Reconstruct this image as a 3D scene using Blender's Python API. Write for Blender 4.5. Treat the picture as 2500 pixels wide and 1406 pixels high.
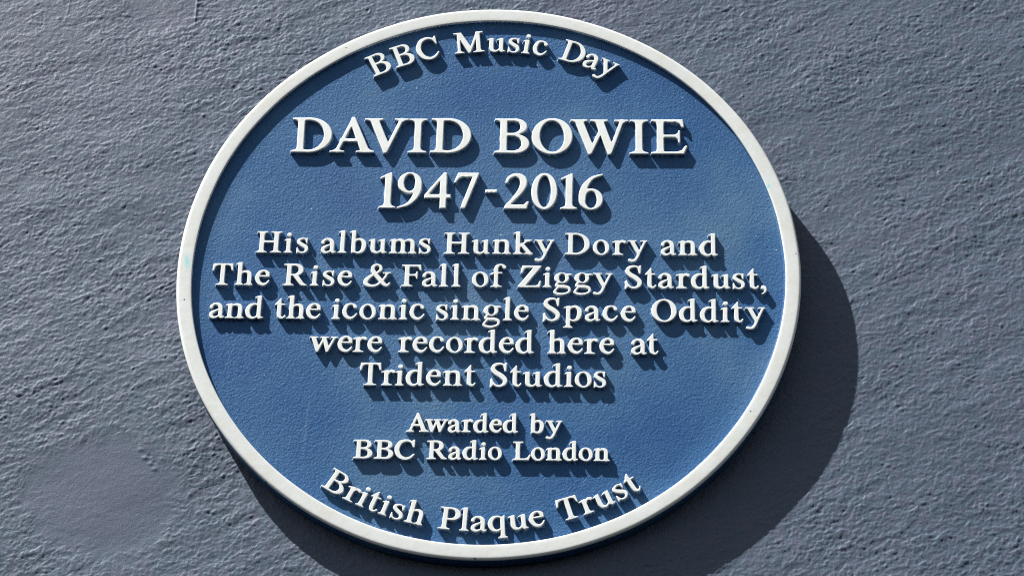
import bpy, math
import numpy as np
from mathutils import Vector, Matrix
from mathutils.geometry import tessellate_polygon

scene = bpy.context.scene
COL = scene.collection
for o in list(bpy.data.objects):
    bpy.data.objects.remove(o)

# ------------------------------------------------------------------ camera, sky, sun, exposure
ZC = 2.60                                   # height of the plaque's centre above the pavement (m)
CAM_POS = (0.08753, -1.71235, -0.93062)     # seen from below, a little to the right of the middle
CAM_RV = (-0.48992, 0.03245, 0.01586)
LENS = 86.5


def rodrigues(r):
    r = np.array(r, float)
    th = np.linalg.norm(r)
    k = r / th
    K = np.array([[0, -k[2], k[1]], [k[2], 0, -k[0]], [-k[1], k[0], 0]])
    return np.eye(3) + math.sin(th) * K + (1 - math.cos(th)) * K @ K


RM = rodrigues(CAM_RV) @ np.array([[1, 0, 0], [0, 0, -1], [0, 1, 0]], float)
cam_d = bpy.data.cameras.new('camera')
cam = bpy.data.objects.new('camera', cam_d)
COL.objects.link(cam)
M = Matrix.Identity(4)
for i in range(3):
    M[i][0] = RM[0][i]
    M[i][1] = -RM[1][i]
    M[i][2] = -RM[2][i]
M[0][3], M[1][3], M[2][3] = CAM_POS[0], CAM_POS[1], CAM_POS[2] + ZC
cam.matrix_world = M
cam_d.lens = LENS
cam_d.sensor_width = 36
cam_d.sensor_fit = 'HORIZONTAL'
cam_d.clip_start = 0.05
cam_d.clip_end = 200
scene.camera = cam

SUN_DIR = Vector((1.935, 1.0, -3.138)).normalized()   # the way the light travels
SUN_EL = math.asin(-SUN_DIR.z)
SUN_ROT = math.atan2(-SUN_DIR.x, -SUN_DIR.y)
world = bpy.data.worlds.new('World')
scene.world = world
world.use_nodes = True
wn = world.node_tree.nodes
wl = world.node_tree.links
wn.clear()
sky = wn.new('ShaderNodeTexSky')
sky.sky_type = 'NISHITA'
sky.sun_disc = False
sky.sun_elevation = SUN_EL
sky.sun_rotation = SUN_ROT
bg = wn.new('ShaderNodeBackground')
bg.inputs['Strength'].default_value = 0.05
wo = wn.new('ShaderNodeOutputWorld')
hsv = wn.new('ShaderNodeHueSaturation')       # a less saturated sky, so shadows come out greyer
hsv.inputs['Saturation'].default_value = 0.42
wl.new(sky.outputs[0], hsv.inputs['Color'])
wl.new(hsv.outputs[0], bg.inputs['Color'])
wl.new(bg.outputs[0], wo.inputs['Surface'])

sun_d = bpy.data.lights.new('sun', 'SUN')
sun_d.energy = 5.0
sun_d.angle = math.radians(0.53)
sun_d.color = (1.0, 0.975, 0.94)
sun = bpy.data.objects.new('sun', sun_d)
sun.rotation_euler = SUN_DIR.to_track_quat('-Z', 'Y').to_euler()
sun.location = (-3, -2, 7)
COL.objects.link(sun)

scene.cycles.use_denoising = False
scene.cycles.filter_width = 1.15
vs = scene.view_settings
vs.view_transform = 'Standard'
vs.look = 'None'
vs.gamma = 1
vs.use_curve_mapping = False
vs.exposure = 1.05

# ------------------------------------------------------------------ helpers


def tag(o, label=None, cat=None, group=None, kind=None):
    if label:
        o['label'] = label
    if cat:
        o['category'] = cat
    if group:
        o['group'] = group
    if kind:
        o['kind'] = kind


def link(name, me, parent=None, mat=None):
    o = bpy.data.objects.new(name, me)
    COL.objects.link(o)
    if parent:
        o.parent = parent
    if mat:
        me.materials.append(mat)
    return o


def mesh_np(name, verts, quads, smooth=True):
    me = bpy.data.meshes.new(name)
    n, q = len(verts), len(quads)
    me.vertices.add(n)
    me.vertices.foreach_set('co', np.asarray(verts, np.float32).ravel())
    me.loops.add(q * 4)
    me.loops.foreach_set('vertex_index', np.asarray(quads, np.int32).ravel())
    me.polygons.add(q)
    me.polygons.foreach_set('loop_start', np.arange(0, q * 4, 4, dtype=np.int32))
    me.polygons.foreach_set('loop_total', np.full(q, 4, np.int32))
    me.polygons.foreach_set('use_smooth', np.full(q, smooth))
    me.update(calc_edges=True)
    me.validate()
    return me


# --- vectorised value noise (smooth lattice noise) used for the wall's relief
def vnoise(x, y, seed):
    rs = np.random.RandomState(seed)
    tab = rs.uniform(-1, 1, (256, 256))
    xi = np.floor(x).astype(np.int64)
    yi = np.floor(y).astype(np.int64)
    fx, fy = x - xi, y - yi
    ux = fx * fx * fx * (fx * (fx * 6 - 15) + 10)
    uy = fy * fy * fy * (fy * (fy * 6 - 15) + 10)
    x0, x1, y0, y1 = xi & 255, (xi + 1) & 255, yi & 255, (yi + 1) & 255
    return (tab[x0, y0] * (1 - ux) + tab[x1, y0] * ux) * (1 - uy) + (tab[x0, y1] * (1 - ux) + tab[x1, y1] * ux) * uy


def rotated(x, z, deg, sx, sz):
    a = math.radians(deg)
    return (x * math.cos(a) + z * math.sin(a)) / sx, (-x * math.sin(a) + z * math.cos(a)) / sz


# ------------------------------------------------------------------ materials
class NT:
    def __init__(self, name):
        self.m = bpy.data.materials.new(name)
        self.m.use_nodes = True
        self.t = self.m.node_tree
        self.n = self.t.nodes
        self.bsdf = self.n['Principled BSDF']

    def add(self, typ, **kw):
        nd = self.n.new(typ)
        for k, v in kw.items():
            if k in nd.inputs:
                nd.inputs[k].default_value = v
            else:
                setattr(nd, k, v)
        return nd

    def l(self, a, b):
        self.t.links.new(a, b)

    def coords(self, scale=(1, 1, 1), rot=(0, 0, 0), loc=(0, 0, 0)):
        if not hasattr(self, '_tc'):
            self._tc = self.add('ShaderNodeTexCoord')
        mp = self.add('ShaderNodeMapping')
        mp.inputs['Scale'].default_value = scale
        mp.inputs['Rotation'].default_value = rot
        mp.inputs['Location'].default_value = loc
        self.l(self._tc.outputs['Object'], mp.inputs['Vector'])
        return mp.outputs[0]

    def noise(self, vec, scale, detail=3, rough=0.55, dist=0.0):
        nd = self.add('ShaderNodeTexNoise')
        nd.inputs['Scale'].default_value = scale
        nd.inputs['Detail'].default_value = detail
        nd.inputs['Roughness'].default_value = rough
        nd.inputs['Distortion'].default_value = dist
        self.l(vec, nd.inputs['Vector'])
        return nd.outputs[0]

    def ramp(self, fac, stops):
        nd = self.add('ShaderNodeValToRGB')
        el = nd.color_ramp.elements
        while len(el) < len(stops):
            el.new(0.5)
        for e, (p, c) in zip(el, stops):
            e.position = p
            e.color = c if len(c) == 4 else (*c, 1)
        self.l(fac, nd.inputs[0])
        return nd.outputs[0]

    def mix(self, fac, a, b, blend='MIX'):
        nd = self.add('ShaderNodeMix', data_type='RGBA', blend_type=blend)
        for sock, v in ((nd.inputs[0], fac), (nd.inputs[6], a), (nd.inputs[7], b)):
            if hasattr(v, 'is_output'):
                self.l(v, sock)
            elif isinstance(v, (int, float)):
                sock.default_value = v
            else:
                sock.default_value = (*v, 1) if len(v) == 3 else v
        return nd.outputs[2]

    def math(self, op, a, b=None, clamp=False):
        nd = self.add('ShaderNodeMath', operation=op, use_clamp=clamp)
        for sock, v in zip(nd.inputs, (a, b)):
            if v is None:
                continue
            if hasattr(v, 'is_output'):
                self.l(v, sock)
            else:
                sock.default_value = v
        return nd.outputs[0]

    def spot(self, loc, scale, rot=0.0, soft=0.5, wob=0.0):
        """1 inside an ellipse lying in the plaque's plane (local X,Z), 0 outside"""
        v = self.coords()
        mp = self.add('ShaderNodeMapping', vector_type='TEXTURE')
        mp.inputs['Location'].default_value = (loc[0], 0, loc[1])
        mp.inputs['Rotation'].default_value = (0, rot, 0)
        mp.inputs['Scale'].default_value = (scale[0], 1000, scale[1])
        self.l(v, mp.inputs['Vector'])
        ln = self.add('ShaderNodeVectorMath', operation='LENGTH')
        self.l(mp.outputs[0], ln.inputs[0])
        d = ln.outputs['Value']
        if wob:
            d = self.math('ADD', d, self.math('MULTIPLY', self.math('SUBTRACT', self.noise(v, 420, 2), 0.5), wob))
        mr = self.add('ShaderNodeMapRange', clamp=True)
        mr.inputs['From Min'].default_value = 1 - soft
        mr.inputs['From Max'].default_value = 1
        mr.inputs['To Min'].default_value = 1
        mr.inputs['To Max'].default_value = 0
        self.l(d, mr.inputs['Value'])
        return mr.outputs[0]

    def bump(self, h, dist, strength=1.0, normal=None):
        b = self.add('ShaderNodeBump')
        b.inputs['Strength'].default_value = strength
        b.inputs['Distance'].default_value = dist
        self.l(h, b.inputs['Height'])
        if normal:
            self.l(normal, b.inputs['Normal'])
        return b.outputs[0]

    def done(self, color=None, rough=0.5, normal=None, spec=0.5):
        i = self.bsdf.inputs
        if color is not None:
            if hasattr(color, 'is_output'):
                self.l(color, i['Base Color'])
            else:
                i['Base Color'].default_value = (*color, 1)
        if hasattr(rough, 'is_output'):
            self.l(rough, i['Roughness'])
        else:
            i['Roughness'].default_value = rough
        i['Specular IOR Level'].default_value = spec
        if normal:
            self.l(normal, i['Normal'])
        return self.m


def wall_material():
    t = NT('grey_masonry_paint')
    v = t.coords()
    big = t.noise(v, 7, 3, 0.6)
    mid = t.noise(v, 55, 4, 0.6)
    c = t.ramp(big, [(0.30, (0.071, 0.099, 0.142)), (0.5, (0.082, 0.110, 0.156)), (0.70, (0.100, 0.116, 0.169))])
    c = t.mix(0.35, c, t.ramp(mid, [(0.3, (0.064, 0.103, 0.138)), (0.7, (0.104, 0.110, 0.157))]))
    tint = t.noise(v, 190, 2, 0.5)
    c = t.mix(0.22, c, t.ramp(tint, [(0.36, (0.050, 0.098, 0.112)), (0.5, (0.070, 0.092, 0.126)), (0.66, (0.108, 0.088, 0.128))]))
    c = t.mix(t.math('MULTIPLY', t.spot((PATCH_A[0], PATCH_A[1] + ZC), (0.068, 0.054), 0, 0.6, 0.5), 0.45), c, (0.093, 0.104, 0.157))
    fine = t.noise(v, 900, 2, 0.6)
    # vertical brush hairs in the paint and its orange-peel grain
    hair = t.noise(t.coords(scale=(1, 1, 0.16), rot=(0, math.radians(4), 0)), 900, 3, 0.6)
    grain = t.noise(t.coords(scale=(1, 1, 1)), 880, 4, 0.7)
    n = t.bump(hair, 0.00010, 0.7)
    n = t.bump(grain, 0.00030, 1.0, n)
    r = t.ramp(fine, [(0.3, (0.42,) * 3), (0.75, (0.60,) * 3)])
    return t.done(c, r, n, 0.17)


def blue_material():
    t = NT('blue_plaque_paint')
    v = t.coords()
    big = t.noise(v, 9, 3, 0.55)
    c = t.ramp(big, [(0.33, (0.022, 0.082, 0.222)), (0.52, (0.036, 0.110, 0.246)), (0.70, (0.070, 0.152, 0.268))])
    # faded and a little chalky across the middle, deeper towards the rim
    fade_ = t.math('MULTIPLY', t.spot((0.02, 0.015), (0.21, 0.16), 0.2, 0.95, 0.4), t.noise(t.coords(), 30, 4, 0.65))
    c = t.mix(t.math('MULTIPLY', fade_, 0.75), c, (0.105, 0.185, 0.285))
    spk = t.noise(v, 700, 2, 0.7)
    c = t.mix(t.ramp(spk, [(0.45, (0, 0, 0)), (0.75, (0.3, 0.3, 0.3))]), c, (0.070, 0.200, 0.36))
    fleck = t.noise(v, 260, 1, 0.4)
    c = t.mix(t.ramp(fleck, [(0.785, (0, 0, 0)), (0.81, (0.55, 0.55, 0.55))]), c, (0.55, 0.62, 0.66))
    # pale vertical run mark
    c = t.mix(t.math('MULTIPLY', t.spot((-0.1365, -0.140), (0.0011, 0.042), 0.03, 0.9, 1.3), 0.17), c, (0.30, 0.40, 0.52))
    c = t.mix(t.math('MULTIPLY', t.spot((0.078, -0.1813), (0.0006, 0.0065), 0.5, 0.8, 0.4), 0.6), c, (0.16, 0.28, 0.42))
    leather = t.noise(t.coords(), 520, 3, 0.6, 0.4)
    wav = t.noise(t.coords(), 210, 2, 0.5)
    n = t.bump(wav, 0.0005, 0.5)
    n = t.bump(leather, 0.00068, 0.85, n)
    return t.done(c, 0.5, n, 0.12)


def white_material(name, blue_below=None):
    t = NT(name)
    v = t.coords()
    n1 = t.noise(v, 24, 4, 0.6)
    wb = 0.87 if name == 'white_rim_paint' else 1.0
    c = t.ramp(n1, [(0.3, tuple(wb * q for q in (0.725, 0.765, 0.745))), (0.55, tuple(wb * q for q in (0.775, 0.805, 0.785))), (0.75, tuple(wb * q for q in (0.75, 0.785, 0.765)))])
    cream = t.noise(v, 60, 3, 0.6)
    c = t.mix(t.ramp(cream, [(0.45, (0, 0, 0)), (0.70, (0.55, 0.55, 0.55))]), c, (wb * 0.72, wb * 0.70, wb * 0.62))
    grime = t.noise(v, 170, 3, 0.65)
    c = t.mix(t.ramp(grime, [(0.52, (0, 0, 0)), (0.78, (0.4, 0.4, 0.4))]), c, (0.56, 0.55, 0.49))
    if name == 'white_rim_paint':
        # old smears of pale cyan paint and dark chips
        for loc, sc, rot in RIM_SMEARS:
            c = t.mix(t.math('MULTIPLY', t.spot(loc, sc, rot, 0.6, 0.7), 0.9), c, (0.33, 0.66, 0.70))
        for loc, sc in RIM_CHIPS:
            c = t.mix(t.spot(loc, sc, 0.4, 0.3, 1.2), c, (0.10, 0.12, 0.15))
    if blue_below:
        sep = t.add('ShaderNodeSeparateXYZ')
        t.l(v, sep.inputs[0])
        edge = t.math('ADD', sep.outputs[1], t.math('MULTIPLY', t.math('SUBTRACT', t.noise(v, 330, 2), 0.5), 0.0022))
        mr = t.add('ShaderNodeMapRange', clamp=True)
        mr.inputs['From Min'].default_value = blue_below - 0.0004
        mr.inputs['From Max'].default_value = blue_below + 0.0006
        t.l(edge, mr.inputs['Value'])
        side = t.mix(t.ramp(t.noise(v, 420, 2), [(0.42, (0, 0, 0)), (0.62, (0.5, 0.5, 0.5))]), (0.050, 0.135, 0.28), (0.30, 0.40, 0.46))
        c = t.mix(mr.outputs[0], c, side)
    n = t.bump(t.noise(v, 130, 3, 0.5), 0.00022, 0.5)
    return t.done(c, 0.42, n, 0.35)


RIM_SMEARS = [((-0.2400, 0.0040), (0.0026, 0.0085), -0.15), ((0.2239, 0.0767), (0.0020, 0.0032), 0.5)]
RIM_CHIPS = [((-0.2393, -0.0301), (0.0008, 0.0009)), ((0.0745, 0.2362), (0.0024, 0.0009)), ((-0.1640, -0.1855), (0.0017, 0.0007)), ((-0.0026, -0.2462), (0.0016, 0.0006)),
             ((0.2050, -0.1230), (0.0007, 0.0006)), ((0.2440, 0.0150), (0.0006, 0.0007)), ((-0.1240, 0.2080), (0.0009, 0.0005))]

# ------------------------------------------------------------------ wall
PATCH_A = (-0.292, -0.190)     # smooth filler patches in the stucco
PATCH_B = (-0.291, 0.287)
RIDGE = (-0.2612, 0.254)
R_OUT, R_IN = 0.2475, 0.2352
H_LET = 0.0039          # height of the letters and the rim above the blue face
T_BODY = 0.0170         # thickness of the plaque
W0, WA, WB = 0.0287, -0.0034, 0.0476    # wall surface y = W0 + WA*x + WB*z (it leans back a little behind the plaque)

fine_x = np.arange(-0.515, 0.5155, 0.00064)
fine_z = np.arange(-0.345, 0.3255, 0.00064)


def extend(a, lo, hi):
    left, s = [], 0.002
    p = a[0]
    while p > lo:
        p -= s
        left.append(p)
        s *= 1.18
    right, s = [], 0.002
    p = a[-1]
    while p < hi:
        p += s
        right.append(p)
        s *= 1.18
    return np.concatenate([left[::-1], a, right])


gx, gz = extend(fine_x, -1.6, 1.6), extend(fine_z, -1.5, 1.4)
X, Z = np.meshgrid(gx, gz, indexing='ij')


def wall_relief(X, Z):
    mm = 0.001
    # slow unevenness of the render
    h = 0.9 * mm * vnoise(X / 0.11, Z / 0.11, 1) + 0.40 * mm * vnoise(X / 0.034, Z / 0.026, 2)
    # how rough the stucco is from place to place
    amp = 0.92 + 0.26 * vnoise(X / 0.07 + 3, Z / 0.05, 3) + 0.22 * vnoise(X / 0.02, Z / 0.016, 4)
    amp = np.clip(amp, 0.55, 1.45)

    def ell(cx, cz, rx, rz, soft):
        d = np.hypot((X - cx) / rx, (Z - cz) / rz) + 0.12 * vnoise(X / 0.012, Z / 0.012, 9) + 0.10 * vnoise(X / 0.035, Z / 0.035, 10)
        return np.clip((1 - d) / soft + 0.5, 0, 1)
    patch = ell(PATCH_A[0], PATCH_A[1], 0.064, 0.050, 0.30)          # smooth filler patch low on the left
    patch2 = ell(PATCH_B[0], PATCH_B[1], 0.030, 0.040, 0.25)         # another one at the top
    amp = amp * (1 - 0.76 * patch) * (1 - 0.55 * patch2)
    # lumps dragged slightly upwards to the right by the trowel
    wx = X + 0.0012 * vnoise(X / 0.012, Z / 0.012, 21)
    wz = Z + 0.0012 * vnoise(X / 0.012 + 9, Z / 0.012, 22)
    def drag(x, z):
        t = 0
        for k, (deg, sx, sz, wgt) in enumerate(((23, 0.034, 0.0072, 0.42), (18, 0.0095, 0.0040, 0.25), (24, 0.0056, 0.0028, 0.36), (8, 0.0038, 0.0022, 0.30), (40, 0.0029, 0.0019, 0.28), (70, 0.0022, 0.0016, 0.26), (-10, 0.0017, 0.0014, 0.24))):
            u, v = rotated(x, z, deg, sx, sz)
            t = t + wgt * vnoise(u + 40 * k, v, 50 + k)
        return t
    lump = drag(wx, wz)
    # lumps shaped to lean towards the sun, so their lit faces steepen and brighten
    for _ in range(2):
        lump = drag(wx + 0.525 * 0.0012 * lump, wz - 0.851 * 0.0012 * lump)
    lump = np.where(lump < 0, lump * 0.82, lump * 1.05)
    h = h + amp * mm * 0.53 * lump
    # tearing lines left by the float
    for k, (per, deg) in enumerate(((0.030, 12), (0.045, 22))):
        u, v = rotated(wx, wz, deg, 0.060, per)
        ln = vnoise(u + 7 * k, v, 30 + k)
        tear = np.exp(-(ln / 0.022) ** 2) * np.clip(vnoise(X / 0.03, Z / 0.02, 33 + k) * 2 - 0.3, 0, 1)
        h = h - 0.20 * mm * tear * (1 - patch)
    # pits and grains
    rs = np.random.RandomState(5)
    for i in range(70):
        px, pz = rs.uniform(-0.5, 0.5), rs.uniform(-0.33, 0.31)
        r = rs.uniform(0.0008, 0.0021)
        s = rs.choice([-1, 1], p=[0.2, 0.8]) * rs.uniform(0.15, 0.42) * mm
        i0, i1 = np.searchsorted(gx, [px - 4 * r, px + 4 * r])
        j0, j1 = np.searchsorted(gz, [pz - 4 * r, pz + 4 * r])
        h[i0:i1, j0:j1] += s * np.exp(-((X[i0:i1, j0:j1] - px) ** 2 + (Z[i0:i1, j0:j1] - pz) ** 2) / r ** 2)
    # crumbs of filler at the patch's upper right, and thin vertical runs of paint
    for px, pz, r, s in ((-0.262, -0.157, 0.0026, 1.3), (-0.257, -0.162, 0.0022, 1.2), (-0.2535, -0.1665, 0.0024, 1.2), (-0.266, -0.150, 0.0024, 0.9), (-0.259, -0.1555, 0.0016, -1.2),
                         (-0.2545, -0.161, 0.0016, -1.1), (-0.249, -0.158, 0.0020, 0.9), (-0.3445, -0.144, 0.0026, 1.0), (-0.3425, -0.1405, 0.0018, -1.0), (-0.395, 0.157, 0.003, 1.2),
                         (-0.386, 0.165, 0.0026, 1.1), (-0.259, 0.281, 0.0024, 1.3), (-0.30, 0.19, 0.003, 0.9), (-0.245, 0.165, 0.0022, 1.5), (-0.394, 0.085, 0.003, -1.3), (0.21, 0.288, 0.002, 1.4)):
        i0, i1 = np.searchsorted(gx, [px - 4 * r, px + 4 * r])
        j0, j1 = np.searchsorted(gz, [pz - 4 * r, pz + 4 * r])
        d = np.hypot(X[i0:i1, j0:j1] - px, (Z[i0:i1, j0:j1] - pz) * 1.4) / r
        h[i0:i1, j0:j1] += 0.5 * s * mm * np.exp(-d ** 2)
    for i in range(30):
        px, pz, ln = rs.uniform(-0.47, 0.47), rs.uniform(-0.31, 0.29), rs.uniform(0.006, 0.022)
        if i == 0:
            px, pz, ln = -0.373, 0.274, 0.014
        i0, i1 = np.searchsorted(gx, [px - 0.006, px + 0.006])
        j0, j1 = np.searchsorted(gz, [pz - ln, pz + ln])
        d = (X[i0:i1, j0:j1] - px - 0.08 * (Z[i0:i1, j0:j1] - pz) - 0.0004 * vnoise(Z[i0:i1, j0:j1] / 0.004, X[i0:i1, j0:j1] * 0, 77)) / 0.0008
        h[i0:i1, j0:j1] += (0.30 if i == 0 else 0.13) * mm * np.exp(-d ** 2) * (1 - np.abs(Z[i0:i1, j0:j1] - pz) / ln).clip(0, 1) ** 0.5
    # filler patch: its edge stands a little proud, with crumbs along the upper right
    h = h - 0.5 * mm * patch
    edge = np.exp(-((X - RIDGE[0]) / 0.0010) ** 2) * np.clip((Z - RIDGE[1]) / 0.01, 0, 1)
    h = h + 0.7 * mm * edge - 0.35 * mm * patch2
    return h


fade = np.clip((0.9 - np.maximum(np.abs(X) - 0.5, np.abs(Z) - 0.33)), 0.3, 1)
relief = wall_relief(X, Z) * fade
# keep the wall just clear of the plaque's back where it touches
Y = W0 + WA * X + WB * Z - relief
near = np.clip((R_OUT + 0.006 - np.hypot(X, Z)) / 0.006, 0, 1)
Y = np.where(near > 0, np.maximum(Y, T_BODY + 0.0002 + (Y - (T_BODY + 0.0002)) * (1 - near)), Y)
nx, nz = X.shape
V = np.stack([X.ravel(), Y.ravel(), Z.ravel() + ZC], 1)
idx = np.arange(nx * nz).reshape(nx, nz)
quads = np.stack([idx[:-1, :-1], idx[1:, :-1], idx[1:, 1:], idx[:-1, 1:]], -1).reshape(-1, 4)
# the slab behind the rendered face: edges and back
ring = np.concatenate([idx[:, 0], idx[-1, 1:], idx[-2::-1, -1], idx[0, -2:0:-1]])
nb = len(ring)
backv = V[ring].copy()
backv[:, 1] = 0.34
base = len(V)
side = np.stack([ring, base + np.arange(nb), base + (np.arange(nb) + 1) % nb, np.roll(ring, -1)], 1)
c4 = [base + 0, base + nx - 1, base + nx - 1 + nz - 1, base + 2 * (nx - 1) + nz - 1]
V = np.concatenate([V, backv])
quads = np.concatenate([quads, side, np.array([[c4[0], c4[3], c4[2], c4[1]]])])
wall_me = mesh_np('wall', V, quads)
wall = link('wall', wall_me, None, wall_material())
tag(wall, 'rough grey painted stucco wall that the round plaque hangs on', 'wall', kind='thing')

# ------------------------------------------------------------------ plaque
plaque = bpy.data.objects.new('plaque', None)
COL.objects.link(plaque)
plaque.location = (0, 0, ZC)
plaque.empty_display_size = 0.1
tag(plaque, 'round blue commemorative plaque with white rim and raised white lettering on grey wall', 'plaque')


def lathe(name, prof, mat, seg=360, closed=False, wave=0.00028):
    """prof: list of (radius, y)"""
    n = len(prof)
    a = np.linspace(0, 2 * math.pi, seg, endpoint=False)
    verts = np.zeros((n, seg, 3))
    for i, (r, y) in enumerate(prof):
        r = r + wave * (0.6 * np.sin(3 * a + 1) + 0.5 * np.sin(7 * a + 2.2) + 0.45 * vnoise(a * 9, a * 0 + 3, 71)) if r > 0.2 else r
        verts[i, :, 0] = r * np.sin(a)
        verts[i, :, 1] = y
        verts[i, :, 2] = r * np.cos(a)
    ii = np.arange(n * seg).reshape(n, seg)
    q = []
    rng = range(n if closed else n - 1)
    for i in rng:
        j = (i + 1) % n
        q.append(np.stack([ii[i], np.roll(ii[i], -1), np.roll(ii[j], -1), ii[j]], 1))
    me = mesh_np(name, verts.reshape(-1, 3), np.concatenate(q))
    return link(name, me, plaque, mat)


MAT_BLUE = blue_material()
MAT_RIM = white_material('white_rim_paint')
MAT_LET = white_material('white_letter_paint', blue_below=0.0009)

# blue casting: recessed face, outer side wall, back
fp = [(0.0004, H_LET)] + [(r, H_LET) for r in np.linspace(0.02, R_IN - 0.0016, 14)] + \
     [(R_IN - 0.0006, H_LET - 0.0002), (R_IN - 0.0001, H_LET - 0.0009), (R_IN + 0.00005, H_LET - 0.0020),
      (R_IN + 0.0015, 0.0021), (R_OUT - 0.0012, 0.0021), (R_OUT - 0.0003, 0.0022), (R_OUT - 0.00015, 0.0040),
      (R_OUT - 0.0003, T_BODY - 0.0015), (R_OUT - 0.0014, T_BODY - 0.0002), (R_OUT - 0.004, T_BODY), (0.0004, T_BODY)]
lathe('backing_plate', fp, MAT_BLUE)
# white rim: rounded band standing as high as the letters
rp = []
for t in np.linspace(0, 1, 7):
    a = t * math.pi / 2
    rp.append((R_IN + 0.0012 * (1 - math.sin(a)) * 0 + 0.0010 * (1 - math.cos(a)), 0.0011 * (1 - math.sin(a)) + 0.00005))
for r in (R_IN + 0.0030, (R_IN + R_OUT) / 2, R_OUT - 0.0032):
    rp.append((r, 0.0))
for t in np.linspace(0, 1, 8):
    a = t * math.pi / 2
    rp.append((R_OUT - 0.0024 * (1 - math.sin(a)), 0.00003 + 0.0019 * (1 - math.cos(a))))
rp = [(R_IN, 0.0019)] + rp + [(R_OUT, 0.0023)]
rp += [(R_OUT - 0.002, 0.0027), (R_IN + 0.002, 0.0027)]
lathe('rim', rp, MAT_RIM, closed=True)

# ------------------------------------------------------------------ lettering: glyphs drawn as signed distances
# units: cap height = 100, baseline 0


class G:
    def __init__(self, w):
        self.w = w
        self.ops = []

    def poly(self, *pts):
        self.ops.append(('p', pts))
        return self

    def cut(self, *pts):
        self.ops.append(('c', pts))
        return self

    def ell(self, cx, cy, rx, ry, rot=0, cut=False, n=56, a0=0, a1=360):
        r = math.radians(rot)
        pts = []
        full = (a1 - a0) >= 360
        for i in range(n if full else n + 1):
            a = math.radians(a0 + (a1 - a0) * i / n)
            x, y = rx * math.cos(a), ry * math.sin(a)
            pts.append((cx + x * math.cos(r) - y * math.sin(r), cy + x * math.sin(r) + y * math.cos(r)))
        self.ops.append(('c' if cut else 'p', tuple(pts)))
        return self

    def st(self, *pts):
        self.ops.append(('s', pts))
        return self

    def line(self, *pts):
        self.ops.append(('l', pts))
        return self

    def rect(self, x0, y0, x1, y1):
        return self.poly((x0, y0), (x1, y0), (x1, y1), (x0, y1))

    def serif(self, xl, xr, y, x0, x1, d=1, t=4.6, b=9):
        """bracketed slab between x0..x1 at the end of a stem xl..xr; d=+1 at the foot, -1 at the head"""
        pts = [(x0, y), (x1, y), (x1, y + d * t)]
        for k in range(1, 6):
            u = k / 5
            cx, cy = xr + (x1 - xr) * 0.12, y + d * (t + 0.8)
            pts.append(((1 - u) ** 2 * x1 + 2 * u * (1 - u) * cx + u * u * xr, (1 - u) ** 2 * (y + d * t) + 2 * u * (1 - u) * cy + u * u * (y + d * (t + b))))
        for k in range(0, 5):
            u = k / 5
            cx, cy = xl + (x0 - xl) * 0.12, y + d * (t + 0.8)
            pts.append(((1 - u) ** 2 * xl + 2 * u * (1 - u) * cx + u * u * x0, (1 - u) ** 2 * (y + d * (t + b)) + 2 * u * (1 - u) * cy + u * u * (y + d * t)))
        pts.append((x0, y + d * t))
        self.ops.append(('p', tuple(pts)))
        return self

    def flag(self, xl, xr, top, tip=9.5):
        """slanted head serif of a lower-case stem"""
        return self.poly((xr, top), (xl + 2, top - 2), (xl - tip, top - 8), (xl - tip + 0.5, top - 11.5), (xl - 1, top - 11), (xl, top - 20), (xr, top - 20))

    def stem(self, xl, xr, y0, y1):
        return self.rect(xl, y0, xr, y1)


def arch(g, x0, x1, top=68):
    """shoulder from a left stem whose right edge is x0 into a right stem centred on x1"""
    g.st((x0 - 5, 50, 5), (x0 + 3, 60, 6.5), (x0 + (x1 - x0) * 0.52, top - 4.6, 11), (x1 - 4.5, top - 9, 15), (x1, 48, 16.2), (x1, 20, 16.2), (x1, 6, 16.2))
    return g


GL = {}
GL['i'] = G(34).stem(9.5, 25.5, 3, 66).flag(9.5, 25.5, 68).serif(9.5, 25.5, 0, 0, 34).ell(19.5, 86, 9.6, 8.4)
GL['l'] = G(36).stem(10, 26, 3, 106).flag(10, 26, 107).serif(10, 26, 0, 0, 36)
GL['n'] = arch(G(78).stem(11, 27, 3, 66).flag(11, 27, 69).serif(11, 27, 0, 2, 38), 27, 61).serif(53, 69, 0, 42, 78)
GL['m'] = arch(arch(G(113).stem(10, 26, 3, 66).flag(10, 26, 69).serif(10, 26, 0, 0, 35), 26, 57), 64, 97).serif(49, 65, 0, 39, 74).serif(89, 105, 0, 79, 113)
GL['h'] = arch(G(73).stem(10, 26.5, 3, 106).flag(10, 26.5, 107).serif(10, 26.5, 0, 0, 35), 26.5, 59).serif(51, 67, 0, 39, 73)
GL['u'] = G(76).stem(9.5, 26, 16, 64).flag(9.5, 26, 67.5).st((17.7, 40, 16.3), (18, 20, 16.3), (22, 8, 14.5), (34, 3, 9.5), (45, 7, 7), (56, 19, 6)) \
    .stem(51, 67, 4, 64).flag(51, 67, 67.5, 11).poly((51, 14), (67, 14), (68, 7.5), (76, 6.5), (75.5, 3), (61, -2), (56, 0), (51, 6))
GL['a'] = G(62).st((8.5, 50, 13.5), (11, 57, 11), (23, 65.5, 8.5), (37, 63, 13), (46, 53, 16), (47.5, 40, 16), (47.5, 12, 15.5)) \
    .st((47.5, 13, 15), (50, 5, 12), (56, 3, 6.5), (62, 7, 4)) \
    .st((44, 41, 6), (28, 34.5, 8), (13, 25, 13), (9, 14, 14.5), (15, 4.5, 12.5), (26, 2.5, 9), (38, 8, 6.5), (44, 14, 5.5))
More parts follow.
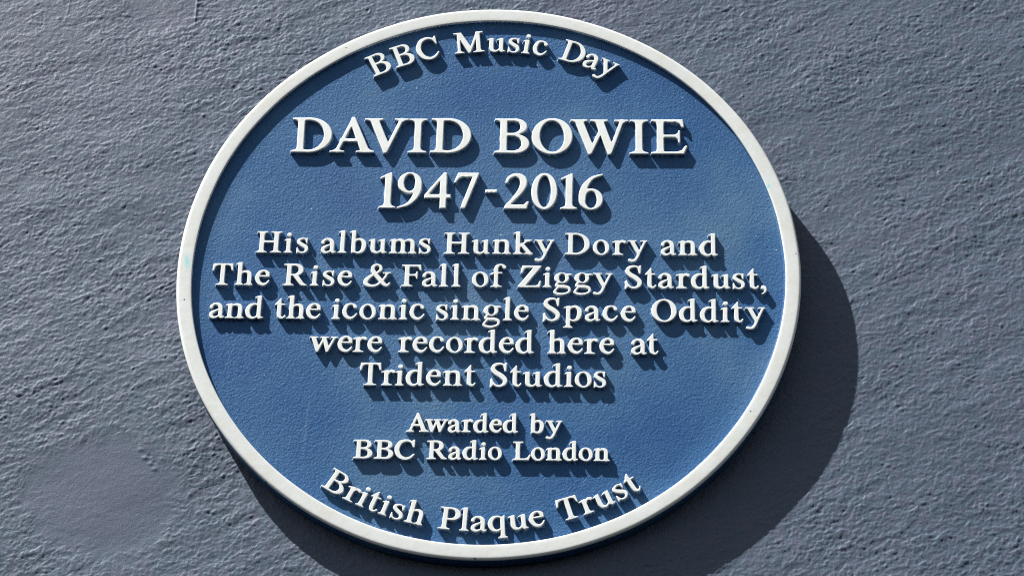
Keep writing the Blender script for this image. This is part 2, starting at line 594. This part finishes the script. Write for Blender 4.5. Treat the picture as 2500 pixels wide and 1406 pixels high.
GL['s'] = G(51).st((41, 60, 5), (35, 66, 6), (24, 67.5, 7), (11, 61, 11), (9, 50, 14), (23, 38, 16.5), (39, 28, 16), (43, 15, 13), (36, 4, 8.5), (24, 0.8, 7), (13, 4, 6), (6, 14, 5)) \
    .poly((42, 70), (46.5, 70), (45, 46), (41.5, 46), (36, 62)).poly((1.5, -2), (5, -1), (13, 7), (8, 20), (5.5, 26), (2, 26))
GL['c'] = G(63).st((52, 57, 14.5), (47, 64.5, 10), (33, 69, 7.5), (17, 62, 12.5), (9.5, 42, 16.5), (9.5, 30, 16.5), (18, 11.5, 14.5), (34, 4, 12), (49, 11, 8), (59, 25, 5))
GL['e'] = G(60).st((53, 47, 12), (50, 58, 14), (36, 68.5, 7.5), (19, 62, 12), (9.5, 44, 16), (9.5, 30, 16.5), (18, 11.5, 15), (34, 4, 12), (48, 9.5, 8), (57, 22, 5)) \
    .poly((12, 46), (12, 40), (59, 40), (59.5, 47)).cut((26, 47), (26, 56), (32, 62.5), (39, 62), (43.5, 55), (44, 47))
GL['o'] = G(67).ell(33.5, 34, 33.5, 36.5).ell(33.5, 34, 17.8, 29.5, 7, cut=True)
GL['b'] = G(71).stem(10, 26, 8, 106).flag(10, 26, 107).st((22, 54, 6), (34, 64, 8.5), (49, 63, 12.5), (60.5, 50, 17), (61.5, 33, 18), (56, 12, 15), (42, 1.8, 9), (28, 3.2, 8), (17, 9, 8)) \
    .poly((10, 12), (26, 12), (22, 2), (11, 0))
GL['d'] = G(75).stem(48, 64, 6, 104).flag(48, 64, 106, 11).st((53, 59, 6), (39, 66, 7.5), (21, 60, 13), (10.5, 43, 17.5), (10.2, 28, 17.5), (17, 9.5, 15), (32, 1.5, 9.5), (46, 7, 7), (54, 16, 6)) \
    .poly((48, 14), (64, 14), (65, 7.5), (75, 7), (74.5, 3.5), (58, -3), (52, 1), (48, 8))
GL['f'] = G(68).st((59, 93, 14.5), (52, 101, 10), (40, 103.5, 8), (29.5, 96, 13.5), (25.5, 82, 15.5), (25.5, 4, 15.5)).serif(17.5, 33.5, 0, 4, 49) \
    .poly((14, 69), (51, 69), (50, 62.5), (17, 62), (9, 58), (1, 56), (0, 58.5), (5, 64))
GL['g'] = G(74).ell(33.5, 45, 30, 24.5).ell(35.5, 45, 13.6, 20, 0, cut=True).poly((52, 64), (60, 65), (74, 64), (75.5, 58.5), (66, 57), (56, 57)) \
    .st((22, 25, 7), (13.5, 17, 8.5), (12, 9.5, 9.5), (23, 5.5, 12), (46, 5, 13), (61, 0, 12), (66.5, -10, 9.5), (60, -22.5, 8), (38, -30, 8.5), (15, -28, 10), (5, -20, 9), (13, -6, 7), (20, 1.5, 6))
GL['k'] = G(80).stem(11.5, 27.5, 3, 106).flag(11.5, 27.5, 107, 11).serif(11.5, 27.5, 0, 0, 39).line((26, 35, 7), (59, 65, 7)).line((36, 45, 15.5), (67, 5, 15.5)) \
    .serif(56, 66, 68, 46, 77, -1, 4.6, 5).serif(58, 74, 0, 44, 81, 1, 4.6, 5)
GL['p'] = G(75).stem(11.5, 27, -28, 66).flag(11.5, 27, 69, 11).serif(11.5, 27, -32, 0, 37).st((23, 54, 6), (37, 64.5, 9), (52, 63.5, 13), (64, 50, 17), (65, 33, 18), (59, 12, 15), (45, 1.5, 9), (31, 3, 7), (20, 10, 6))
GL['q'] = G(76).stem(50, 66, -28, 64).poly((50, 58), (58, 64), (64, 71), (67, 71), (66, 55)).serif(50, 66, -32, 40, 76).st((54, 59, 6), (40, 66, 7.5), (22, 61, 13), (11, 43, 17.5), (10.7, 28, 17.5), (18, 9, 15), (33, 1.5, 9.5), (46, 6, 7), (55, 14, 6))
GL['r'] = G(58).stem(14.5, 30.5, 3, 64).flag(14.5, 30.5, 69, 13.5).serif(14.5, 30.5, 0, 3, 46).st((26, 48, 5), (34, 60, 8), (42, 64.5, 11.5), (51, 61.5, 13.5))
GL['t'] = G(45).st((19.5, 62, 16), (19.5, 24, 16), (22, 9.5, 14), (31, 2.8, 9), (39, 6.5, 6.5), (44, 14, 4.5)).poly((27, 94), (23.5, 94), (13, 80), (2, 67), (0, 61.5), (12, 62.5), (27, 60)).poly((18, 68.5), (43, 68.5), (42, 62), (18, 62))
GL['w'] = G(114).poly((7, 66), (25, 66), (42, 16), (35, -1.5), (30.5, -1.5)).line((35, 4, 8), (57, 58, 8)).poly((50, 66), (67, 66), (82, 16), (76, -1.5), (71, -1.5)).line((75.5, 4, 8), (101, 62, 8)) \
    .serif(9, 23, 68, 0, 36, -1, 4.8, 4).serif(52, 65, 68, 44, 79, -1, 4.8, 4).serif(98, 106, 68, 87, 115, -1, 4.8, 4)
GL['y'] = G(80).poly((8, 66), (26, 66), (51, 12), (43, 0), (40, 2)).line((71, 63, 8), (44, 2, 9)).st((45, 4, 9), (38, -12, 9.5), (29, -24, 10), (18, -28, 9.5), (7.5, -25, 12)) \
    .serif(10, 24, 68, 0, 37, -1, 4.8, 4).serif(67, 75, 68, 53, 81, -1, 4.8, 4)
GL[','] = G(23).st((10, 7, 18), (16, 4, 13), (18.5, -8, 8), (12, -18, 5), (5, -22, 4))
GL['-'] = G(29).rect(0, 46, 29, 55)
GL['H'] = G(106).stem(14, 32, 3, 97).stem(74, 92, 3, 97).rect(30, 47.5, 76, 56.5).serif(14, 32, 0, 0, 46).serif(74, 92, 0, 60, 106).serif(14, 32, 100, 1, 46, -1).serif(74, 92, 100, 60, 106, -1)
GL['T'] = G(86).stem(34.5, 52, 3, 99).rect(4, 93, 83, 101).serif(34.5, 52, 0, 18, 68).poly((3, 101), (14, 98), (22, 93.5), (11, 87), (5, 67), (0, 67)).poly((84, 101), (73, 98), (65, 93.5), (75, 87), (81, 69), (86, 69))
GL['R'] = G(98).stem(14.5, 32, 3, 98).serif(14.5, 32, 0, 0, 45).poly((1, 100.5), (40, 101.5), (40, 92), (32, 92), (32, 88), (14.5, 88), (12, 93), (1, 95.5)) \
    .ell(49, 73.5, 33, 28, 0).poly((28, 101.5), (50, 101.5), (50, 45.5), (28, 46)).cut((32, 92), (48, 92.5), (57, 88), (62, 80), (62.5, 71), (58, 60), (48, 53.5), (32, 53)) \
    .poly((38, 48), (58, 52), (84, 14), (92, 6.5), (99, 4.5), (99, 0), (78, 0), (72, 3))
GL['S'] = G(73).st((60, 86, 5.5), (52, 97, 7.5), (38, 101, 9), (19, 95, 13), (11.5, 80, 16), (21, 63.5, 19), (45, 47, 20), (61, 29, 18), (57, 11, 13.5), (40, 1, 9), (23, 4.5, 8), (11, 18, 6.5)) \
    .poly((61, 105), (67.5, 105), (65, 68), (60, 68), (53, 92)).poly((1, -5), (5, -4), (12, 5), (22, 8), (12, 26), (9, 36), (4, 36))
GL['F'] = G(80).stem(14.5, 32, 3, 98).serif(14.5, 32, 0, 0, 47).poly((1, 101), (79, 101), (81, 76), (76, 76), (70, 88), (62, 93), (32, 93), (32, 86), (14.5, 86), (12, 93), (1, 96)) \
    .poly((30, 56.5), (54, 57), (60, 62), (62, 70), (66, 70), (66, 37), (62, 37), (60, 44), (54, 49), (30, 49))
GL['D'] = G(102).poly((0, 0), (42, -1), (42, 101.5), (1, 101), (1, 96), (12, 93), (15, 88), (15, 13), (12, 8), (0, 5)).ell(42, 50.2, 60, 51.4, 0, a0=-90, a1=90) \
    .cut((32, 8), (44, 7), *[(44 + 38 * math.cos(math.radians(a)), 50.2 + 43.2 * math.sin(math.radians(a))) for a in range(-84, 90, 12)], (44, 93.5), (32, 93))
GL['O'] = G(102).ell(51, 50, 51, 53).ell(51, 50, 30.5, 45.5, 4, cut=True)
GL['Z'] = G(95).poly((17, 101), (95, 101), (95, 97), (31, 8), (74, 8.5), (84, 13), (90, 30), (95.5, 29), (90, 0), (0, 0), (0, 3.5), (64, 92.5), (36, 92), (26, 87), (17, 66), (11.5, 66))
GL['&'] = G(112).st((97, 60, 8), (88, 41, 8), (74, 22, 8.5), (54, 5, 9.5), (32, 1.5, 11), (12, 10, 17), (10.5, 26, 17.5), (28, 46, 12), (55, 63, 8), (70, 79, 11.5), (66, 94, 11), (53, 100, 7.5), (40, 94, 12), (36, 80, 14.5), (46, 58, 17), (70, 28, 17.5), (86, 9, 15), (98, 4.5, 10.5), (109, 15, 5)) \
    .serif(93, 101, 65, 79, 113, -1, 5, 5)
GL['A'] = G(112).line((55, 97, 9), (18, 4, 9)).poly((50.5, 104), (59, 104), (102, 0), (80, 0), (49, 84)).line((28, 36, 9), (82, 36, 9)).serif(13, 23, 0, 0, 37, 1, 4.8, 5).serif(81, 101, 0, 66, 112, 1, 4.8, 5)
GL['V'] = G(110).poly((12, 98), (34, 98), (62, 26), (56, -2), (51, -2)).line((56, 5, 9), (92, 97, 9)).serif(14, 33, 100, 0, 46, -1, 4.8, 5).serif(88, 97, 100, 75, 110, -1, 4.8, 5)
GL['I'] = G(47).stem(15.5, 32, 3, 97).serif(15.5, 32, 0, 0, 47).serif(15.5, 32, 100, 1, 47, -1)
GL['B'] = G(88).poly((0, 0), (52, -0.8), (52, 55), (48, 101), (1, 101), (1, 96), (12, 93), (15, 88), (15, 13), (12, 8), (0, 5)).ell(50, 77.5, 32, 23.8, 0, a0=-90, a1=90).ell(52, 27, 36, 28, 0, a0=-90, a1=90) \
    .cut((32, 58.5), (50, 59), (60, 64), (65, 72), (65, 82), (60, 90), (50, 93.5), (32, 93.5)).cut((32, 7.5), (50, 7), (62, 12), (68, 22), (68, 34), (62, 44), (50, 50), (32, 50.5))
GL['W'] = G(144).poly((10, 98), (31, 98), (57, 24), (51, -2), (46, -2)).line((51, 5, 9), (80, 78, 9)).poly((61, 98), (82, 98), (106, 24), (100, -2), (95, -2)).line((100, 5, 9), (129, 97, 9)) \
    .serif(12, 30, 100, 0, 43, -1, 4.8, 5).serif(63, 80, 100, 49, 94, -1, 4.8, 5).serif(125, 134, 100, 110, 145, -1, 4.8, 5)
GL['E'] = G(90).stem(15.5, 32, 3, 98).poly((1, 101), (80, 101), (83, 78), (78, 78), (72, 88), (62, 93.5), (32, 93.5), (32, 86), (15.5, 86), (12, 93), (1, 96)) \
    .poly((30, 56), (60, 56.5), (67, 61), (69, 69), (73, 69), (73, 34), (69, 34), (67, 43), (60, 48.5), (30, 48.5)) \
    .poly((0, 0), (82, 0), (91, 23), (86, 25), (76, 11), (64, 7), (32, 7), (32, 14), (15.5, 14), (12, 8), (0, 4.8))
GL['L'] = G(88).stem(15.5, 33, 3, 97).serif(15.5, 33, 100, 1, 50, -1).poly((0, 0), (78, 0), (88, 28), (83, 30), (73, 13), (60, 7.5), (33, 7.5), (33, 14), (15.5, 14), (12, 8), (0, 4.8))
GL['C'] = G(92).st((84, 82, 7), (72, 95, 8.5), (52, 100.5, 10.5), (26, 91, 16), (11, 64, 20), (11, 40, 20), (23, 14, 18), (48, 1, 12.5), (72, 7, 9), (89, 24, 6)).poly((86, 104), (92, 104), (90.5, 65), (86, 65), (76, 90))
GL['M'] = G(128).stem(16, 27, 3, 96).poly((12, 100), (34, 100), (74, 22), (66, -1), (60, -1)).line((65, 6, 9), (102, 96, 9)).stem(95, 112, 3, 98).serif(16, 27, 0, 2, 42).serif(95, 112, 0, 80, 128) \
    .poly((1, 100.5), (34, 100.5), (30, 92), (14, 92), (1, 96)).poly((126, 100.5), (97, 100.5), (95, 92), (113, 92), (126, 96))
GL['P'] = G(82).stem(15, 32, 3, 98).serif(15, 32, 0, 0, 47).poly((1, 101), (50, 101.5), (50, 43.5), (28, 44), (28, 88), (15, 88), (12, 93), (1, 96)).ell(48, 72.5, 34, 29, 0, a0=-90, a1=90) \
    .cut((32, 93), (47, 93.3), (57, 88), (62, 79), (62, 67), (57, 57), (47, 52), (32, 52))
GL['1'] = G(40).stem(13, 29.5, 3, 96).poly((29.5, 102), (24, 101), (1, 88), (0, 84), (3, 83.5), (13, 88.5), (13, 78), (29.5, 78)).serif(13, 29.5, 0, 0, 41)
GL['0'] = G(64).ell(32, 50, 32, 52.5).ell(32, 50, 16.8, 45, 0, cut=True)
GL['9'] = G(60).ell(29.5, 72, 29.5, 30.5).ell(29.5, 73, 14.5, 24.3, 0, cut=True).st((51, 72, 16.5), (50, 52, 17), (42, 30, 14), (26, 11, 8.5), (2, 1.5, 4.5))
GL['6'] = G(60).ell(30.5, 28, 29.5, 30.5).ell(30.5, 27, 14.5, 24.3, 0, cut=True).st((9, 28, 16.5), (10, 48, 17), (18, 70, 14), (34, 89, 8.5), (58, 98.5, 4.5))
GL['4'] = G(65).poly((54, 103), (47, 103), (0, 39), (0, 29), (65, 29), (65, 40), (54, 40)).cut((38.5, 40), (38.5, 80), (11, 40)).stem(38.5, 54, 0, 90)
GL['7'] = G(62).poly((10, 102), (62, 102), (62, 98), (30, 0), (20, 0), (19, 3), (46, 90), (20, 90), (13, 86), (5, 73), (0, 74))
GL['2'] = G(63).st((6, 76, 6.5), (12, 89, 8.5), (28, 97, 10), (44, 89, 16), (48, 73, 17), (41, 52, 14), (24, 28, 10), (7, 8, 8)).poly((0, 0), (57, 0), (63, 21), (58, 21.5), (50, 12.5), (16, 12), (2, 5))


def catmull(pts, sub=7):
    p = np.array(pts, float)
    q = np.vstack([2 * p[0] - p[1], p, 2 * p[-1] - p[-2]])
    out = []
    for i in range(1, len(q) - 2):
        for k in range(sub):
            t = k / sub
            a, b, c, d = q[i - 1], q[i], q[i + 1], q[i + 2]
            out.append(0.5 * (2 * b + (c - a) * t + (2 * a - 5 * b + 4 * c - d) * t * t + (3 * b - a - 3 * c + d) * t ** 3))
    out.append(p[-1])
    return np.array(out)


def sd_poly(px, py, pts):
    v = np.array(pts, float)
    d = np.full(px.shape, 1e9)
    s = np.ones(px.shape)
    n = len(v)
    j = n - 1
    for i in range(n):
        e = v[j] - v[i]
        wx, wy = px - v[i][0], py - v[i][1]
        L = e @ e
        if L > 1e-12:
            t = np.clip((wx * e[0] + wy * e[1]) / L, 0, 1)
            d = np.minimum(d, (wx - e[0] * t) ** 2 + (wy - e[1] * t) ** 2)
            c1, c2, c3 = py >= v[i][1], py < v[j][1], e[0] * wy > e[1] * wx
            flip = (c1 & c2 & c3) | (~c1 & ~c2 & ~c3)
            s = np.where(flip, -s, s)
        j = i
    return s * np.sqrt(d)


def sd_stroke(px, py, pts):
    d = np.full(px.shape, 1e9)
    for a, b in zip(pts[:-1], pts[1:]):
        e = b[:2] - a[:2]
        L = max(e @ e, 1e-9)
        wx, wy = px - a[0], py - a[1]
        t = np.clip((wx * e[0] + wy * e[1]) / L, 0, 1)
        d = np.minimum(d, np.hypot(wx - e[0] * t, wy - e[1] * t) - 0.5 * (a[2] + (b[2] - a[2]) * t))
    return d


def smin(a, b, k):
    h = np.clip(0.5 + 0.5 * (b - a) / k, 0, 1)
    return b * (1 - h) + a * h - k * h * (1 - h)


STEP = 1.15


def glyph_field(ch):
    g = GL[ch]
    xs = np.arange(-9, g.w + 10, STEP)
    ys = np.arange(-44, 118, STEP)
    px, py = np.meshgrid(xs, ys, indexing='ij')
    f = np.full(px.shape, 1e3)
    for op, pts in g.ops:
        if op in 'pc':
            d = sd_poly(px, py, pts)
        elif op == 's':
            d = sd_stroke(px, py, catmull(pts))
        else:
            d = sd_stroke(px, py, np.array(pts, float))
        f = -smin(-f, d, 0.8) if op == 'c' else smin(f, d, 2.2)
    # a light blur rounds the corners the way a painted casting does
    for _ in range(2):
        p = np.pad(f, 1, mode='edge')
        f = 0.5 * f + 0.125 * (p[2:, 1:-1] + p[:-2, 1:-1] + p[1:-1, 2:] + p[1:-1, :-2])
    return xs, ys, f


def contours(xs, ys, f, level):
    f = f - level
    f = np.where(np.abs(f) < 1e-6, 1e-6, f)
    ins = f < 0
    code = ins[:-1, :-1] * 1 + ins[1:, :-1] * 2 + ins[1:, 1:] * 4 + ins[:-1, 1:] * 8
    nxt = {}
    table = {1: [(3, 0)], 2: [(0, 1)], 3: [(3, 1)], 4: [(1, 2)], 5: [(3, 2), (1, 0)], 6: [(0, 2)], 7: [(3, 2)],
             8: [(2, 3)], 9: [(2, 0)], 10: [(0, 3), (2, 1)], 11: [(2, 1)], 12: [(1, 3)], 13: [(1, 0)], 14: [(0, 3)]}

    def ekey(i, j, e):
        return ((i, j, 0), (i + 1, j, 1), (i, j + 1, 0), (i, j, 1))[e]
    for i, j in zip(*np.nonzero((code > 0) & (code < 15))):
        for a, b in table[int(code[i, j])]:
            nxt[ekey(i, j, a)] = ekey(i, j, b)

    def pt(k):
        i, j, h = k
        a = f[i, j]
        b = f[i + 1, j] if h == 0 else f[i, j + 1]
        t = a / (a - b)
        return (xs[i] + (STEP * t if h == 0 else 0), ys[j] + (STEP * t if h == 1 else 0))
    loops = []
    while nxt:
        s = next(iter(nxt))
        k, lp = s, []
        while k in nxt:
            lp.append(pt(k))
            k = nxt.pop(k)
        a = np.array(lp)
        if len(a) < 6:
            continue
        a = 0.5 * a + 0.25 * (np.roll(a, 1, 0) + np.roll(a, -1, 0))
        # drop points that crowd each other
        keep = [0]
        for q in range(1, len(a)):
            if np.hypot(*(a[q] - a[keep[-1]])) > 0.62:
                keep.append(q)
        loops.append(a[keep])
    return loops


def area(a):
    x, y = a[:, 0], a[:, 1]
    return 0.5 * np.sum(x * np.roll(y, -1) - np.roll(x, -1) * y)


def inside(p, a):
    x, y = p
    c = False
    j = len(a) - 1
    for i in range(len(a)):
        if (a[i, 1] > y) != (a[j, 1] > y) and x < (a[j, 0] - a[i, 0]) * (y - a[i, 1]) / (a[j, 1] - a[i, 1]) + a[i, 0]:
            c = not c
        j = i
    return c


FIELDS = {}
LOOPS = {}


def glyph_loops(ch, level):
    if ch not in FIELDS:
        FIELDS[ch] = glyph_field(ch)
    if (ch, level) not in LOOPS:
        LOOPS[(ch, level)] = contours(*FIELDS[ch], level)
    return LOOPS[(ch, level)]


MESHES = {}
SHRUNK = []


def glyph_mesh(ch, cap, level, bev, wide=1.0):
    """raised letter: X right, Z up, front at y=0, foot sunk in the blue face"""
    key = (ch, cap, level, wide)
    if key in MESHES:
        return MESHES[key]
    loops = glyph_loops(ch, level)
    s = cap / 100.0
    H = H_LET + 0.0003
    prof = [(-0.00115, H_LET + 0.00002), (-0.00070, H_LET - 0.00022), (-0.00040, H - 0.0011), (-0.00024, H * 0.55), (-0.00010, bev * 1.5), (-0.00002, bev * 0.8), (bev * 0.16, bev * 0.36), (bev * 0.46, bev * 0.10), (bev * 0.85, 0.0)]
    sig = np.sign(area(max(loops, key=lambda a: abs(area(a)))))
    verts, quads, tris = [], [], []
    outers = [a for a in loops if np.sign(area(a)) == sig]
    holes = [a for a in loops if np.sign(area(a)) != sig]
    for o in outers:
        group = [o] + [h for h in holes if inside(h[0], o)]
        for shrink in (1.0, 0.8, 0.6, 0.42, 0.28, 0.15):     # narrower bevel where the strokes are too fine for it
            rings, total = [], 0.0
            for a0 in group:
                a = a0 * np.array([wide, 1.0])
                t = np.roll(a, -1, 0) - np.roll(a, 1, 0)
                t /= np.maximum(np.linalg.norm(t, axis=1, keepdims=True), 1e-9)
                nrm = np.stack([-t[:, 1], t[:, 0]], 1) * sig      # points into the white
                for _ in range(2):
                    nrm = nrm + 0.5 * (np.roll(nrm, 1, 0) + np.roll(nrm, -1, 0))
                    nrm /= np.maximum(np.linalg.norm(nrm, axis=1, keepdims=True), 1e-9)
                top = a * s + nrm * (prof[-1][0] * shrink)
                rings.append((a, nrm, top))
                total += area(top) * sig
            polys = [[Vector((q[0] * 4000, q[1] * 4000, 0)) for q in top] for a, nrm, top in rings]
            pts = np.concatenate([top for a, nrm, top in rings])
            cap_tris = tessellate_polygon(polys)
            got = sum(abs(np.cross(pts[j] - pts[i], pts[k] - pts[i])) / 2 for i, j, k in cap_tris)
            want = len(pts) + 2 * (len(group) - 1) - 2
            if len(cap_tris) >= want - 1 and abs(got - total) < 0.004 * total:
                break
        flat = []
        for a, nrm, top in rings:
            n = len(a)
            first = len(verts)
            wob = 0.62 + 0.5 * vnoise(a[:, 0] / 9.0 + len(ch) + ord(ch), a[:, 1] / 9.0, 61)
            for k, (ins, y) in enumerate(prof):
                q = a * s + nrm * (ins * wob[:, None] if k < 2 else (ins * shrink if ins > 0 else ins))
                verts.extend((x, y, z) for x, z in q)
            for r in range(len(prof) - 1):
                b0, b1 = first + r * n, first + (r + 1) * n
                for i in range(n):
                    j = (i + 1) % n
                    quads.append((b0 + i, b0 + j, b1 + j, b1 + i) if sig > 0 else (b0 + j, b0 + i, b1 + i, b1 + j))
            flat += [first + (len(prof) - 1) * n + i for i in range(n)]
        for tri in cap_tris:
            tris.append(tuple(flat[k] for k in tri))
        SHRUNK.append((ch, cap, shrink, round(got / total, 4)))
    me = bpy.data.meshes.new('letter')
    # consistent facing towards the viewer (-Y)
    fixed = []
    for t in tris:
        a, b, c = (np.array(verts[k]) for k in t)
        fixed.append(t if np.cross(b - a, c - a)[1] < 0 else t[::-1])
    me.from_pydata(verts, [], quads + fixed)
    me.polygons.foreach_set('use_smooth', np.arange(len(me.polygons)) < len(quads))
    me.update()
    me.materials.append(MAT_LET)
    MESHES[key] = me
    return me


KERN = {'DA': -9, 'AV': -32, 'VI': -4, 'ID': 4, 'BO': 4, 'OW': -7, 'WI': 3, 'IE': 5, 'Tr': -8, 'ri': -7, 'Fa': -5, 'er': -7, 're': -4, 'rd': -4,
        'ry': -7, 'Aw': -24, 'wa': -7, 'by': -6, 'is': 5, 'll': 5, 'Ri': 4, 'ky': -1, 'gy': -4, 'we': -5, 'Lo': -3, 'Pl': -4, 'ay': -3, 'Da': -2, 'ru': -6, 'BB': 2,
        'or': -3, '94': 2, '01': 3, '47': 1}


def word_offsets(word, length, cap, wide=1.0):
    """left edge of each glyph (in metres) so that the word fills the given length"""
    s = cap / 100.0
    ws = [GL[c].w * s * wide for c in word]
    ks = [KERN.get(a + b, 0) * s for a, b in zip(word, word[1:])]
    gap = (length - sum(ws) - sum(ks)) / max(len(word) - 1, 1)
    xs, x = [], 0.0
    for i, c in enumerate(word):
        xs.append(x)
        if i < len(word) - 1:
            x += ws[i] + ks[i] + gap
    return xs, gap / s


LINES = [  # name, cap height mm, baseline mm, weight, bevel mm, words (text, left mm, right mm)
    ('heading', 32.6, 106.5, 0.3, 0.90, [('DAVID', -164.0, -16.9), ('BOWIE', 2.1, 159.1)]),
    ('dates', 32.6, 54.5, 0.3, 0.90, [('1947', -89.5, -9.4), ('-', -3.8, 5.3), ('2016', 11.1, 91.0)]),
    ('text_line', 19.2, 13.0, 0.5, 0.56, [('His', -185.8, -143.7), ('albums', -134.0, -45.7), ('Hunky', -35.5, 52.2), ('Dory', 61.0, 126.3), ('and', 137.0, 182.4)]),
    ('text_line', 19.2, -16.7, 0.5, 0.56, [('The', -219.0, -172.9), ('Rise', -162.2, -107.3), ('&', -98.2, -77.2), ('Fall', -68.2, -21.2), ('of', -12.0, 15.1), ('Ziggy', 24.1, 98.8), ('Stardust,', 108.6, 220.0)]),
    ('text_line', 19.2, -46.2, 0.5, 0.56, [('and', -218.9, -175.8), ('the', -167.1, -130.5), ('iconic', -121.7, -48.3), ('single', -39.6, 33.5), ('Space', 44.4, 117.2), ('Oddity', 129.6, 218.3)]),
    ('text_line', 19.2, -74.9, 0.5, 0.56, [('were', -137.8, -80.6), ('recorded', -68.5, 38.0), ('here', 48.7, 100.6), ('at', 113.5, 134.6)]),
    ('text_line', 19.2, -103.6, 0.5, 0.56, [('Trident', -96.8, -6.9), ('Studios', 4.4, 94.5)]),
    ('text_line', 15.2, -142.7, 1.2, 0.36, [('Awarded', -58.5, 26.9), ('by', 36.0, 60.6)]),
    ('text_line', 15.2, -165.5, 1.2, 0.36, [('BBC', -98.1, -51.6), ('Radio', -41.9, 15.1), ('London', 23.8, 97.1)]),
]
ARCS = [  # name, cap, baseline radius, +1 along the top / -1 along the bottom, words (text, start deg, end deg)
    ('arched_line', 20.3, 204.8, 1, 0.97, [('BBC', -28.96, -12.6), ('Music', -9.3, 12.1), ('Day', 15.0, 28.5)]),
    ('arched_line', 17.7, 224.2, -1, 1.09, [('British', -32.8, -11.2), ('Plaque', -8.1, 12.8), ('Trust', 15.9, 32.9)]),
]
rng = np.random.RandomState(11)


def letter(ch, cap, level, bev, parent, x, z, rot, wide=1.0):
    me = glyph_mesh(ch, cap, level, bev, wide)
    o = bpy.data.objects.new('letter', me)
    COL.objects.link(o)
    o.parent = parent
    o.location = (x, 0, z)
    o.rotation_euler = (0, rot, 0)
    return o


for name, cap, base_z, level, bev, words in LINES:
    ln = bpy.data.objects.new(name, None)
    COL.objects.link(ln)
    ln.parent = plaque
    ln.empty_display_size = 0.02
    for text, x0, x1 in words:
        wide = 1.07 if (cap < 17 and text == 'BBC') else 1.0
        offs, gap = word_offsets(text, (x1 - x0) / 1000, cap / 1000, wide)
        for c, dx in zip(text, offs):
            letter(c, cap / 1000, level, bev / 1000, ln, x0 / 1000 + dx, base_z / 1000 + rng.uniform(-0.00012, 0.00012), rng.uniform(-0.006, 0.006), wide)
for name, cap, rad, sgn, wide, words in ARCS:
    ln = bpy.data.objects.new(name, None)
    COL.objects.link(ln)
    ln.parent = plaque
    ln.empty_display_size = 0.02
    for text, a0, a1 in words:
        arc = math.radians(a1 - a0) * rad / 1000
        offs, gap = word_offsets(text, arc, cap / 1000, wide)
        for c, dx in zip(text, offs):
            w = GL[c].w * wide * cap / 100000
            a = math.radians(a0) + (dx + w / 2) / (rad / 1000)
            if sgn > 0:
                cx, cz, rot = rad / 1000 * math.sin(a), rad / 1000 * math.cos(a), a
            else:
                cx, cz, rot = rad / 1000 * math.sin(a), -rad / 1000 * math.cos(a), -a
            # the letter's local origin is its left foot
            letter(c, cap / 1000, 0.4, 0.00055, ln, cx - w / 2 * math.cos(rot), cz + w / 2 * math.sin(rot), rot, wide)
